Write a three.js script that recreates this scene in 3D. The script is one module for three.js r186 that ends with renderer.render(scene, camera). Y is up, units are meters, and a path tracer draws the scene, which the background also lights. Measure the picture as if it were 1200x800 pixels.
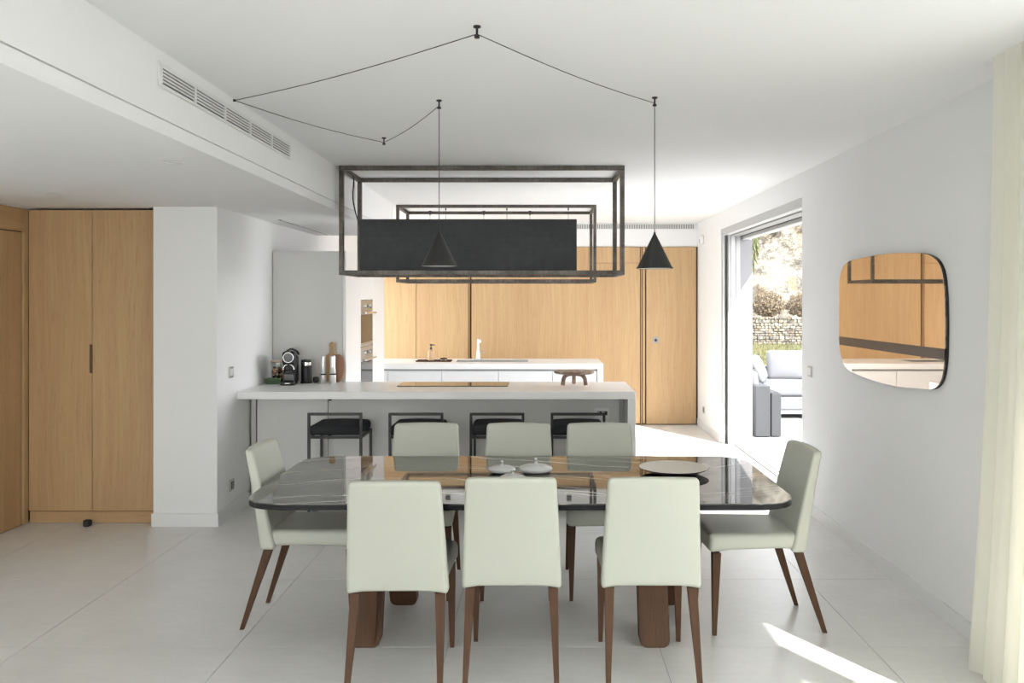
import * as THREE from 'three';
import { RoundedBoxGeometry } from 'three/addons/geometries/RoundedBoxGeometry.js';
import { mergeGeometries, mergeVertices } from 'three/addons/utils/BufferGeometryUtils.js';
import { ImprovedNoise } from 'three/addons/math/ImprovedNoise.js';

// ------------------------------------------------------------------ camera, sky, sun, exposure
const EYE = 1.63, FOCAL = 1017;                       // eye height (m), focal length (px of a 1200 x 800 frame)
const scene = new THREE.Scene();
const camera = new THREE.PerspectiveCamera(2 * Math.atan(400 / FOCAL) * 180 / Math.PI, 1.5, 0.05, 300);
camera.position.set(0, EYE, 0);
camera.lookAt(0, EYE, -10);
camera.setViewOffset(1200, 800, -33, 48, 1200, 800);  // shift lens: verticals stay vertical
scene.add(camera);
const renderer = new THREE.WebGLRenderer();
renderer.toneMapping = THREE.LinearToneMapping;
renderer.toneMappingExposure = 2.75;
renderer.shadowMap.enabled = true;
{ // bright hazy sky, the same all the way round
  const W = 64, H = 64, data = new Float32Array(W * H * 4);
  for (let j = 0; j < H; j++) {
    const up = Math.max(0, (j + 0.5) / H * 2 - 1), t = Math.pow(up, 0.6);
    for (let i = 0; i < W; i++) data.set([3.0 - 0.5 * t, 3.0 - 0.25 * t, 3.02 + 0.05 * t, 1], (j * W + i) * 4);
  }
  const sky = new THREE.DataTexture(data, W, H, THREE.RGBAFormat, THREE.FloatType);
  sky.mapping = THREE.EquirectangularReflectionMapping; sky.magFilter = THREE.LinearFilter; sky.needsUpdate = true;
  scene.background = sky;
}
const sun = new THREE.DirectionalLight(new THREE.Color(1, 0.96, 0.9), 6.8);
sun.position.set(5.5, 8.3, 10); sun.target.position.set(0, 0, 0);
sun.castShadow = true; sun.shadow.mapSize.set(2048, 2048);
Object.assign(sun.shadow.camera, { left: -16, right: 16, top: 16, bottom: -16, near: 0.1, far: 60 });
sun.name = 'sun'; scene.add(sun, sun.target);

// ------------------------------------------------------------------ helpers
let seed = 7;
const rnd = () => { seed = (seed * 1664525 + 1013904223) >>> 0; return seed / 4294967296; };
const rr = (a, b) => a + (b - a) * rnd();
const perlin = new ImprovedNoise();
const used = {};
const numbered = (n) => { const k = used[n] = (used[n] ?? -1) + 1; return k ? n + '_' + String(k).padStart(3, '0') : n; };
const V = (x, y, d) => new THREE.Vector3(x, y, -d);   // d = metres in front of the eye
function shade(o) { o.castShadow = o.receiveShadow = true; return o; }
function tag(o, label, category, group, kind) {
  Object.assign(o.userData, { label }); if (category) o.userData.category = category;
  if (group) o.userData.group = group; if (kind) o.userData.kind = kind; return o;
}
function thing(name, label, category, pos = [0, 0, 0], turn = 0, group) {
  const g = new THREE.Group(); g.name = numbered(name); g.position.copy(V(...pos)); g.rotation.y = turn;
  scene.add(g); return tag(g, label, category, group);
}
function struct(name, label) { const g = new THREE.Group(); g.name = name; scene.add(g); return tag(g, label, undefined, undefined, 'structure'); }
function part(parent, name, geo, mat, label) {
  const m = shade(new THREE.Mesh(geo, mat)); m.name = name; parent.add(m);
  if (label) m.userData.label = label; return m;
}
function single(name, geo, mat, label, category, group) {
  const m = shade(new THREE.Mesh(geo, mat)); m.name = numbered(name); scene.add(m); return tag(m, label, category, group);
}
function metricUV(g, ou = 0, ov = 0, swap = false) {  // uv in metres from the face direction
  const p = g.attributes.position, n = g.attributes.normal, uv = new Float32Array(p.count * 2);
  for (let i = 0; i < p.count; i++) {
    const ax = Math.abs(n.getX(i)), ay = Math.abs(n.getY(i)), az = Math.abs(n.getZ(i));
    let u, v;
    if (ax > ay && ax > az) { u = p.getZ(i); v = p.getY(i); } else if (ay > az) { u = p.getX(i); v = p.getZ(i); } else { u = p.getX(i); v = p.getY(i); }
    uv[2 * i] = (swap ? v : u) + ou; uv[2 * i + 1] = (swap ? u : v) + ov;
  }
  g.setAttribute('uv', new THREE.BufferAttribute(uv, 2)); return g;
}
function bx(w, h, d, r = 0, o = {}) {
  const g = r ? new RoundedBoxGeometry(w, h, d, o.seg ?? 1, Math.min(r, w / 2 - 1e-4, h / 2 - 1e-4, d / 2 - 1e-4)) : new THREE.BoxGeometry(w, h, d);
  return metricUV(g, o.ou ?? 0, o.ov ?? 0, o.swap);
}
// box between world limits, local to a parent that stands at the origin
function box(parent, name, mat, x0, x1, y0, y1, d0, d1, r = 0, o = {}) {
  const m = part(parent, name, bx(x1 - x0, y1 - y0, d1 - d0, r, o), mat, o.label);
  m.position.set((x0 + x1) / 2, (y0 + y1) / 2, -(d0 + d1) / 2); return m;
}
function geoBox(x0, x1, y0, y1, d0, d1) {
  const g = bx(x1 - x0, y1 - y0, d1 - d0); g.translate((x0 + x1) / 2, (y0 + y1) / 2, -(d0 + d1) / 2); return g;
}
function walls(name, label, mat, list) {
  const m = shade(new THREE.Mesh(mergeGeometries(list.map((b) => geoBox(...b))), mat)); m.name = name; scene.add(m);
  return tag(m, label, undefined, undefined, 'structure');
}
// soft box: subdivided, rounded, then bent by fn
function soft(w, h, d, r, n, fn) {
  const ax = (L, k) => { const m = 3, a = []; for (let i = 0; i <= m; i++) a.push(-L / 2 + r * i / m); for (let i = 1; i < k; i++) a.push(-L / 2 + r + (L - 2 * r) * i / k); for (let i = m; i >= 0; i--) a.push(L / 2 - r * i / m); return a; };
  const A = [ax(w, n[0]), ax(h, n[1]), ax(d, n[2])], g0 = new THREE.BoxGeometry(1, 1, 1, A[0].length - 1, A[1].length - 1, A[2].length - 1);
  g0.deleteAttribute('uv'); g0.deleteAttribute('normal');
  const p = g0.attributes.position, L = [w, h, d], v = new THREE.Vector3(), q = new THREE.Vector3();
  for (let i = 0; i < p.count; i++) {
    v.fromBufferAttribute(p, i);
    v.set(...[v.x, v.y, v.z].map((c, k) => A[k][Math.round((c + 0.5) * (A[k].length - 1))]));
    q.set(...[v.x, v.y, v.z].map((c, k) => Math.max(-L[k] / 2 + r, Math.min(L[k] / 2 - r, c))));
    const off = v.clone().sub(q), l = off.length();
    if (l > 1e-7) v.copy(q).addScaledVector(off, r / l);
    if (fn) fn(v);
    p.setXYZ(i, v.x, v.y, v.z);
  }
  const g = mergeVertices(g0, 1e-5); g.computeVertexNormals(); return metricUV(g);
}
const lathe = (pts, seg = 40) => new THREE.LatheGeometry(pts.map(([x, y]) => new THREE.Vector2(x, y)), seg);
const cyl = (r0, r1, h, y = 0, seg = 28) => { const g = new THREE.CylinderGeometry(r0, r1, h, seg); g.translate(0, y + h / 2, 0); return g; };
const tube = (pts, r, seg = 24, rad = 8, tension = 0.5) => new THREE.TubeGeometry(new THREE.CatmullRomCurve3(pts, false, 'catmullrom', tension), seg, r, rad);
function bar(a, b, r, seg = 8) {                       // straight round rod
  const len = a.distanceTo(b), g = new THREE.CylinderGeometry(r, r, len, seg);
  g.applyQuaternion(new THREE.Quaternion().setFromUnitVectors(new THREE.Vector3(0, 1, 0), b.clone().sub(a).normalize()));
  const c = a.clone().add(b).multiplyScalar(0.5); g.translate(c.x, c.y, c.z); return g;
}
function extrude(shape, depth, bevel = 0, seg = 16) {
  return new THREE.ExtrudeGeometry(shape, { depth, bevelEnabled: bevel > 0, bevelSize: bevel, bevelThickness: bevel, bevelSegments: 2, curveSegments: seg });
}
function roundRect(w, h, r, rb = r) {
  const s = new THREE.Shape(), x = -w / 2, y = -h / 2;
  s.moveTo(x + r, y); s.lineTo(x + w - r, y); s.quadraticCurveTo(x + w, y, x + w, y + r); s.lineTo(x + w, y + h - rb);
  s.quadraticCurveTo(x + w, y + h, x + w - rb, y + h); s.lineTo(x + rb, y + h); s.quadraticCurveTo(x, y + h, x, y + h - rb); s.lineTo(x, y + r); s.quadraticCurveTo(x, y, x + r, y);
  return s;
}

// ------------------------------------------------------------------ textures
function vnoise(px, py, seedN) {                       // tileable value noise on a px x py lattice
  const t = new Float32Array(px * py); let s = seedN * 9973 + 1;
  for (let i = 0; i < t.length; i++) { s = (s * 1664525 + 1013904223) >>> 0; t[i] = s / 4294967296; }
  return (u, v) => {
    const x = u * px, y = v * py, i = Math.floor(x), j = Math.floor(y), f = x - i, g = y - j, a = f * f * (3 - 2 * f), b = g * g * (3 - 2 * g);
    const I = ((i % px) + px) % px, J = ((j % py) + py) % py, I1 = (I + 1) % px, J1 = (J + 1) % py;
    return (t[J * px + I] * (1 - a) + t[J * px + I1] * a) * (1 - b) + (t[J1 * px + I] * (1 - a) + t[J1 * px + I1] * a) * b;
  };
}
function tex(W, H, su, sv, fn, colour = true) {         // fn(u, v) -> [r, g, b] sRGB 0..1 or a number
  const data = new Uint8Array(W * H * 4);
  for (let j = 0; j < H; j++) for (let i = 0; i < W; i++) {
    let c = fn((i + 0.5) / W, (j + 0.5) / H); if (typeof c === 'number') c = [c, c, c];
    data.set([...c.map((x) => Math.max(0, Math.min(255, x * 255))), 255], (j * W + i) * 4);
  }
  const t = new THREE.DataTexture(data, W, H); t.wrapS = t.wrapT = THREE.RepeatWrapping; t.magFilter = THREE.LinearFilter;
  t.repeat.set(1 / su, 1 / sv); if (colour) t.colorSpace = THREE.SRGBColorSpace; t.needsUpdate = true; return t;
}
const mixc = (a, b, t) => a.map((x, i) => x + (b[i] - x) * t);
function woodTex(a, b, c, s, su = 0.9, sv = 2.6) {
  const n1 = vnoise(9, 2, s), n2 = vnoise(60, 5, s + 1), n3 = vnoise(240, 14, s + 2), n4 = vnoise(256, 90, s + 3);
  return tex(512, 1024, su, sv, (u, v) => {
    const w = u + 0.012 * Math.sin(v * 6.283 * 2 + n1(u, v) * 4);
    const base = mixc(a, b, 0.4 * n1(w, v) + 0.35 * n2(w, v) + 0.25 * n3(w, v));
    return mixc(base, c, Math.max(0, n4(w, v) * n3(w, v) - 0.34) * 0.6);
  });
}
const oakMap = woodTex([0.795, 0.672, 0.50], [0.715, 0.572, 0.41], [0.58, 0.44, 0.305], 11);
const walnutMap = woodTex([0.37, 0.265, 0.19], [0.285, 0.19, 0.13], [0.18, 0.115, 0.08], 51, 0.35, 0.9);
const tileMaps = [71, 81, 91].map((s) => {
  const n1 = vnoise(5, 4, s), n2 = vnoise(16, 40, s + 1), n3 = vnoise(110, 110, s + 2);
  return tex(256, 256, 1, 1, (u, v) => { const k = 0.90 + 0.022 * (n1(u, v) - 0.5) + 0.016 * (n2(u, v) - 0.5) + 0.014 * (n3(u, v) - 0.5); return [k, k * 0.995, k * 0.982]; });
});
const marbleMap = (() => {
  const n1 = vnoise(6, 5, 101), n2 = vnoise(20, 16, 102), n3 = vnoise(120, 100, 103), n4 = vnoise(4, 3, 104);
  return tex(1024, 512, 2.5, 1.25, (u, v) => {
    const wob = 0.10 * n1(u, v) + 0.03 * n2(u, v), base = 0.24 + 0.07 * n1(u, v) + 0.05 * (n3(u, v) - 0.5);
    let vein = 0;
    for (const [f, ph, wd, am] of [[4, 0.13, 0.014, 0.42], [7, 0.4, 0.014, 0.24], [3, 0.71, 0.010, 0.36]]) {
      const q = (v + wob + 0.16 * Math.sin(u * 6.283)) * f + ph, e = Math.abs(q - Math.round(q)) / f;
      vein += am * 1.1 * Math.exp(-(e * e) / (wd * wd * 0.7)) * Math.min(1.1, 0.25 + n4(u, v));
    }
    const k = Math.min(0.85, base + vein); return [k, k * 0.98, k * 0.93];
  });
})();
const weaveBump = (() => { const n = vnoise(64, 64, 130); return tex(256, 256, 0.08, 0.08, (u, v) => 0.5 + 0.25 * Math.sin(u * 6.283 * 32) * Math.sin(v * 6.283 * 32) + 0.2 * (n(u, v) - 0.5), false); })();
const leatherBump = (() => { const n = vnoise(40, 40, 140), m = vnoise(110, 110, 141); return tex(256, 256, 0.12, 0.12, (u, v) => 0.5 * n(u, v) + 0.5 * m(u, v), false); })();
const steelMap = (() => { const n = vnoise(7, 7, 150), m = vnoise(40, 40, 151), k = vnoise(120, 8, 152); return tex(256, 256, 0.6, 0.6, (u, v) => { const t = 0.24 + 0.10 * n(u, v) + 0.07 * m(u, v) + 0.05 * k(u, v); return [t * 1.06, t, t * 0.94]; }); })();
const slateMap = (() => { const n = vnoise(6, 6, 160), m = vnoise(36, 30, 161), k = vnoise(8, 90, 162); return tex(256, 256, 1.2, 1.2, (u, v) => { const t = 0.185 + 0.045 * (n(u, v) - 0.5) + 0.03 * (m(u, v) - 0.5) + 0.02 * (k(u, v) - 0.5); return [t * 0.95, t, t * 1.05]; }); })();
const rockMap = (() => { const n = vnoise(6, 6, 170), m = vnoise(26, 26, 171), k = vnoise(100, 100, 172), b = vnoise(9, 7, 173); return tex(512, 512, 3.2, 3.2, (u, v) => { const t = 0.365 + 0.14 * (n(u, v) - 0.5) + 0.16 * (m(u, v) - 0.5) + 0.2 * (k(u, v) - 0.5), q = Math.max(0, b(u, v) - 0.55); return [t * (1 + 0.2 * q), t * (0.955 - 0.06 * q), t * (0.87 - 0.35 * q)]; }); })();
const lawnMap = (() => { const n = vnoise(8, 8, 180), m = vnoise(70, 70, 181); return tex(256, 256, 2, 2, (u, v) => mixc([0.25, 0.28, 0.14], [0.38, 0.37, 0.24], 0.5 * n(u, v) + 0.5 * m(u, v))); })();

// ------------------------------------------------------------------ materials
const std = (c, rough = 0.6, metal = 0, extra = {}) => new THREE.MeshPhysicalMaterial({ color: Array.isArray(c) ? new THREE.Color().setRGB(...c) : c, roughness: rough, metalness: metal, ...extra });
const M = {
  plaster: std([0.87, 0.868, 0.865], 0.85), ceiling: std([0.89, 0.888, 0.885], 0.9), white: std([0.82, 0.82, 0.815], 0.35),
  lacquer: std([0.80, 0.80, 0.80], 0.3), greige: std([0.70, 0.69, 0.67], 0.5), corian: std([0.88, 0.875, 0.865], 0.28), grout: std([0.46, 0.45, 0.43], 0.9),
  oak: std(0xffffff, 0.5, 0, { map: oakMap }), walnut: std(0xffffff, 0.6, 0, { map: walnutMap, specularIntensity: 0.5 }),
  gap: std([0.03, 0.028, 0.026], 0.8), oakGap: std([0.14, 0.08, 0.045], 0.7),
  leather: std([0.52, 0.528, 0.455], 0.5, 0, { bumpMap: leatherBump, bumpScale: 0.0004 }),
  black: std([0.013, 0.013, 0.014], 0.5), blackMetal: std([0.022, 0.021, 0.02], 0.4, 0.3), blackFabric: std([0.016, 0.018, 0.022], 0.85, 0, { bumpMap: weaveBump, bumpScale: 0.0006 }),
  steel: std(0xffffff, 0.45, 0.75, { map: steelMap }), slate: std(0xffffff, 0.6, 0, { map: slateMap }),
  chrome: std([0.75, 0.75, 0.74], 0.16, 1), brushed: std([0.55, 0.54, 0.52], 0.35, 1), alu: std([0.36, 0.36, 0.355], 0.5, 0.2), doorWhite: std([0.52, 0.52, 0.515], 0.5),
  table: std(0xffffff, 0.03, 0, { map: marbleMap, ior: 1.9 }), tableEdge: std([0.012, 0.012, 0.013], 0.5, 0, { specularIntensity: 0.4 }),
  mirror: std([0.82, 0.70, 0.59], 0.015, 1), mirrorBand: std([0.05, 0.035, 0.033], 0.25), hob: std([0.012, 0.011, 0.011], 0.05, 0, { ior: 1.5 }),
  glass: std([0.96, 0.97, 0.96], 0, 0, { transmission: 1, thickness: 0, ior: 1.45 }),
  sheer: std([0.96, 0.95, 0.87], 1, 0, { transmission: 0.72, thickness: 0, side: THREE.DoubleSide }),
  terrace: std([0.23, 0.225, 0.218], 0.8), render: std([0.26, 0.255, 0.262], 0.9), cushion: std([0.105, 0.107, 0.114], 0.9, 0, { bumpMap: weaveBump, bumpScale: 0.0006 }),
  weave: std([0.033, 0.035, 0.038], 0.85, 0, { bumpMap: weaveBump, bumpScale: 0.001 }), sofaFrame: std([0.20, 0.20, 0.21], 0.6),
  rock: std(0xffffff, 0.95, 0, { map: rockMap }), lawn: std(0xffffff, 1, 0, { map: lawnMap }),
};
const tileMats = tileMaps.map((m) => std(0xffffff, 0.34, 0, { map: m }));

// ------------------------------------------------------------------ room shell
const XR = 2.07, XRO = 2.42, XL = -2.33, XFL = -3.746, CEIL = 2.642, LOW = 2.306, XS = -1.547, BACK = 11.4, REAR = -3.4;
{ // floor: grout bed and tiles about one metre square
  const f = struct('floor', 'pale large-format stone tile floor running through dining area and kitchen');
  box(f, 'grout', M.grout, XFL - 0.1, XRO - 0.15, -0.12, -0.0025, REAR - 0.1, BACK + 0.6);
  const s = 0.995, g = 0.0035;
  const unit = new Map();
  for (let i = -4; i < 3; i++) for (let k = -8; k < 8; k++) {
    const x0 = Math.max(XFL - 0.02, -0.435 + i * s), x1 = Math.min(XRO - 0.16, -0.435 + (i + 1) * s), d0 = Math.max(REAR, 4.083 + k * s), d1 = Math.min(BACK + 0.5, 4.083 + (k + 1) * s);
    if (x1 - x0 < 0.05 || d1 - d0 < 0.05) continue;
    const key = (x1 - x0).toFixed(3) + (d1 - d0).toFixed(3);
    if (!unit.has(key)) unit.set(key, bx(x1 - x0 - g, 0.02, d1 - d0 - g, 0, { ou: 0.5, ov: 0.5 }));
    const m = part(f, 'tile', unit.get(key), tileMats[Math.floor(rnd() * 3)]);
    m.position.set((x0 + x1) / 2, -0.01, -(d0 + d1) / 2);
  }
}
// ceiling: high slab with a curtain slot by the near window, low slab on the left
walls('ceiling', 'white plaster ceiling with lowered left part', M.ceiling, [
  [XS, 1.885, CEIL, CEIL + 0.2, REAR - 0.3, BACK + 0.6], [1.885, XRO, CEIL, CEIL + 0.2, 3.68, BACK + 0.6], [1.885, XRO, CEIL + 0.14, CEIL + 0.2, REAR - 0.3, 3.68],
  [XL - 0.5, XS, CEIL, CEIL + 0.2, 9.03, BACK + 0.6], [XFL - 0.3, XS, LOW, CEIL + 0.2, REAR - 0.3, 9.03],
]);
walls('trim_1', 'flat white fascia boards with a narrow groove along the ceiling step', M.ceiling, [[XS, XS + 0.012, LOW, LOW + 0.056, REAR, 9.03], [XS, XS + 0.012, LOW + 0.064, CEIL, REAR, 9.03]]);
const XF = XS + 0.012;
const WD = [6.86, 9.93], NW = [0.9, 3.18], HEAD = 2.446;
walls('wall_right', 'smooth white right wall with two tall window openings', M.plaster, [
  [XR, XRO, -0.1, CEIL, REAR - 0.3, NW[0]], [XR, XRO, -0.1, CEIL, NW[1], WD[0]], [XR, XRO, -0.1, CEIL, WD[1], BACK + 0.6],
  [XR, XRO, HEAD, CEIL, WD[0], WD[1]], [XR, XRO, HEAD, CEIL + 0.1, NW[0], NW[1]],
]);
walls('wall_back', 'white plaster bulkhead above the oak front', M.plaster, [[XL - 0.4, XR + 0.3, 2.338, CEIL, BACK, BACK + 0.6], [XL - 0.4, XR + 0.3, -0.1, 2.338, BACK + 0.3, BACK + 0.6]]);
walls('wall_left', 'white plaster left wall with projecting pier beside the wardrobe', M.plaster, [
  [-2.79, XL, -0.1, LOW, 6.26, 9.55], [-2.79, XL, -0.1, LOW, 11.3, BACK + 0.6], [-2.79, XL, -0.1, 0.15, 9.55, 11.3], [XFL - 0.3, XFL, -0.1, LOW, REAR - 0.3, 5.2], [XFL - 0.3, XFL, 2.30, LOW, 5.2, 6.9], [XFL - 0.3, -2.7, -0.1, LOW, 6.96, 7.2], [XL - 0.46, XL, 2.14, CEIL, 9.55, 11.3], [XL - 0.46, XL, LOW, CEIL, 9.03, 9.55], [XL - 0.46, XL, LOW, CEIL, 11.3, BACK + 0.6],
]);
walls('wall_rear', 'white wall around the wide window behind the dining table', M.plaster, [
  [XFL - 0.3, -3.6, -0.1, LOW + 0.1, REAR - 0.3, REAR], [1.9, XRO, -0.1, CEIL + 0.1, REAR - 0.3, REAR], [-3.6, XS, 2.28, CEIL + 0.1, REAR - 0.3, REAR], [XS, 0.21, 2.58, CEIL + 0.1, REAR - 0.3, REAR], [0.21, 1.9, -0.1, CEIL + 0.1, REAR - 0.3, REAR],
]);
walls('baseboard_right', 'low white baseboard along the right wall', M.white, [[XR - 0.012, XR, 0, 0.085, NW[1], WD[0]], [XR - 0.012, XR, 0, 0.085, WD[1], BACK]]);
walls('baseboard_left', 'low white baseboard around the pier', M.white, [[-2.80, XL + 0.012, 0, 0.095, 6.248, 6.26], [XL, XL + 0.012, 0, 0.095, 6.26, 6.93]]);

{ // rear window behind the camera
  const w = struct('window_1', 'wide aluminium window behind the dining table');
  for (const [x, h] of [[-3.6, 2.28], [XS - 0.06, 2.28], [XS, 2.58], [0.15, 2.58]]) box(w, 'stile', M.alu, x, x + 0.06, 0, h, REAR - 0.2, REAR - 0.14);
  for (const [a, b, h] of [[-3.54, XS - 0.06, 2.28], [XS + 0.06, 0.15, 2.58]]) {
    box(w, 'head', M.alu, a, b, h - 0.06, h, REAR - 0.2, REAR - 0.14); box(w, 'sill', M.alu, a, b, -0.02, 0.04, REAR - 0.2, REAR - 0.14);
    box(w, 'pane', M.glass, a, b, 0.04, h - 0.06, REAR - 0.171, REAR - 0.169);
  }
}
{  // unseen window, added to bring more daylight onto the oak front and kitchen
  const w = struct('window_4', 'unseen window added in the left wall past the tall unit to brighten the kitchen');
  for (const d of [9.55, 10.4, 11.24]) box(w, 'stile', M.alu, XL - 0.3, XL - 0.24, 0.15, 2.14, d, d + 0.06);
  box(w, 'head', M.alu, XL - 0.3, XL - 0.24, 2.08, 2.14, 9.61, 11.24); box(w, 'sill', M.alu, XL - 0.3, XL - 0.24, 0.15, 0.21, 9.61, 11.24);
  for (const [a, b] of [[9.61, 10.4], [10.46, 11.24]]) box(w, 'pane', M.glass, XL - 0.271, XL - 0.269, 0.21, 2.08, a, b);
}
{ // near right window: only its stiles matter for the strip of sun
  const w = struct('window_2', 'tall window in the right wall behind the sheer curtain');
  for (const [a, b] of [[NW[0], 0.98], [1.80, 2.03], [3.10, NW[1]]]) box(w, 'stile', M.alu, 2.2, 2.28, 0, HEAD, a, b);
  box(w, 'head', M.alu, 2.2, 2.28, HEAD - 0.06, HEAD, 0.98, 3.10);
  for (const [a, b] of [[0.98, 1.80], [2.03, 3.10]]) box(w, 'pane', M.glass, 2.239, 2.241, 0.03, HEAD - 0.06, a, b);
  box(w, 'sill', M.alu, 2.2, 2.28, -0.01, 0.03, 0.98, 3.10);
}
{ // terrace door: open, its leaves slid into the far pocket
  const w = struct('window_3', 'open sliding terrace door with grey aluminium tracks in the right wall');
  const prof = [[2.075, 2.10], [2.125, 2.15], [2.16, 2.21], [2.225, 2.275]];
  prof.forEach(([a, b], i) => box(w, 'frame_profile', i % 2 ? M.alu : M.doorWhite, a, b, 0, HEAD - 0.05, WD[1] - [0.07, 0.13, 0.10, 0.06][i], WD[1], 0.004));
  box(w, 'seal', M.sofaFrame, 2.108, 2.114, 0, HEAD - 0.06, WD[1] - 0.05, WD[1]); box(w, 'seal', M.sofaFrame, 2.214, 2.219, 0, HEAD - 0.06, WD[1] - 0.05, WD[1]);
  box(w, 'near_profile', M.doorWhite, 2.10, 2.27, 0, HEAD - 0.05, WD[0], WD[0] + 0.05, 0.004);
  box(w, 'head_profile', M.doorWhite, 2.075, 2.15, HEAD - 0.075, HEAD, WD[0], WD[1], 0.004); box(w, 'head_seal', M.gap, 2.15, 2.165, HEAD - 0.06, HEAD, WD[0], WD[1]);
  box(w, 'head_profile', M.alu, 2.165, 2.275, HEAD - 0.085, HEAD, WD[0], WD[1], 0.004);
  box(w, 'head_seal', M.gap, 2.275, 2.285, HEAD - 0.09, HEAD, WD[0], WD[1]);
  box(w, 'blind_box', M.doorWhite, 2.30, 2.40, 2.325, HEAD, WD[0], WD[1], 0.006);
  box(w, 'reveal_panel', M.render, 2.285, XRO + 0.004, 0, 2.325, WD[1] - 0.012, WD[1], 0.002);
  box(w, 'sill', M.alu, 2.09, 2.40, -0.03, -0.004, WD[0], WD[1]);
  for (const x of [2.10, 2.16, 2.215, 2.27]) box(w, 'track', x === 2.16 ? M.brushed : M.alu, x, x + 0.014, -0.01, 0.008, WD[0], WD[1]);
  box(w, 'track_slot', M.gap, 2.178, 2.205, -0.01, 0.001, WD[0], WD[1]);
  box(w, 'threshold', M.terrace, 2.29, 2.42, -0.03, 0.002, WD[0], WD[1]);
}
walls('trim_2', 'projecting white roof edge outside the right wall', M.render, [[XRO, 2.95, 2.73, 2.9, REAR - 0.4, BACK + 0.6]]);

{ // oak front along the kitchen back wall
  const o = struct('trim_3', 'tall oak cupboard front covering the kitchen back wall');
  const F = BACK - 0.02, P = (x0, x1, y0, y1, k) => box(o, 'panel', M.oak, x0, x1, y0, y1, F, F + 0.022, 0.002, { ou: k * 0.37, ov: k * 0.61 });
  box(o, 'backing', M.oakGap, XL, XR, 0, 2.336, BACK + 0.02, BACK + 0.29);
  P(XL, -1.628, 0.02, 2.12, 1); P(XL, -1.628, 2.124, 2.332, 2); P(-1.622, -0.945, 0.02, 2.12, 3); P(-1.622, -0.945, 2.124, 2.332, 4);
  P(-0.90, 0.636, 0.02, 2.332, 5); P(0.640, 1.31, 2.124, 2.332, 6); P(0.636, 1.31, 0.02, 2.12, 5); P(1.345, 1.375, 0.02, 2.332, 7);
  box(o, 'stile', M.oak, -0.935, -0.925, 0, 2.332, F + 0.004, F + 0.03);
  box(o, 'stile', M.oak, 1.322, 1.334, 0, 2.332, F + 0.004, F + 0.03);
  const d = struct('door_1', 'flush oak door with square metal pull at the right end of the oak front');
  box(d, 'leaf', M.oak, 1.392, 2.045, 0.012, 2.332, F, F + 0.022, 0.002, { ou: 3.1, ov: 0.4 });
  const pl = box(d, 'pull_plate', M.alu, 1.475, 1.555, 1.07, 1.15, F - 0.006, F, 0.002);
  const knob = part(pl, 'pull_cup', cyl(0.018, 0.018, 0.004, 0, 24), M.gap); knob.rotation.x = Math.PI / 2; knob.position.set(0, 0, 0.0032);
}
{ // oak wall with flush door at far left
  const o = struct('door_2', 'flush oak door with oak surround at the far left');
  const F = XFL;
  box(o, 'surround', M.oak, F - 0.02, F, 0.004, 2.296, 6.30, 6.352, 0.002, { ou: 0.3 });
  box(o, 'surround', M.oak, F - 0.02, F, 2.13, 2.296, 5.2, 6.30, 0.002, { swap: true });
  box(o, 'leaf', M.oak, F - 0.045, F - 0.016, 0.004, 2.124, 5.2, 6.293, 0.002, { ou: 1.3 });
  box(o, 'backing', M.oakGap, F - 0.29, F - 0.05, 0, 2.296, 5.2, 6.9);
}

// ------------------------------------------------------------------ fixed furniture on the left
{
  const w = thing('wardrobe', 'built-in oak wardrobe with two tall doors beside the white pier', 'wardrobe');
  const x0 = XFL + 0.004, x1 = -2.794, F = 6.35;
  box(w, 'carcass', M.oakGap, x0 + 0.005, x1 - 0.005, 0.004, 2.294, F + 0.03, 6.95);
  box(w, 'plinth', M.oak, x0, x1, 0.001, 0.086, F + 0.012, F + 0.03, 0.002, { swap: true });
  const xm = -3.278;
  const dl = box(w, 'door', M.oak, x0, xm - 0.002, 0.092, 2.292, F, F + 0.024, 0.002, { ou: 0.15, ov: 0.4 });
  const dr = box(w, 'door', M.oak, xm + 0.002, x1, 0.092, 2.292, F, F + 0.024, 0.002, { ou: 0.6, ov: 1.1 });
  const h = part(dl, 'handle', bx(0.022, 0.21, 0.006, 0.002), M.oakGap, 'dark recessed finger pull'); h.position.set(0.225, 0.012, 0.0125);
}
single('door_stop', (() => { const g = soft(0.045, 0.05, 0.06, 0.012, [2, 2, 2], (v) => { v.y += 0.025; if (v.z < 0) v.y *= 0.9; }); g.translate(-3.27, 0, -6.27); return g; })(), M.black, 'small black rubber door stop on the floor before the wardrobe', 'door stop');
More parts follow.
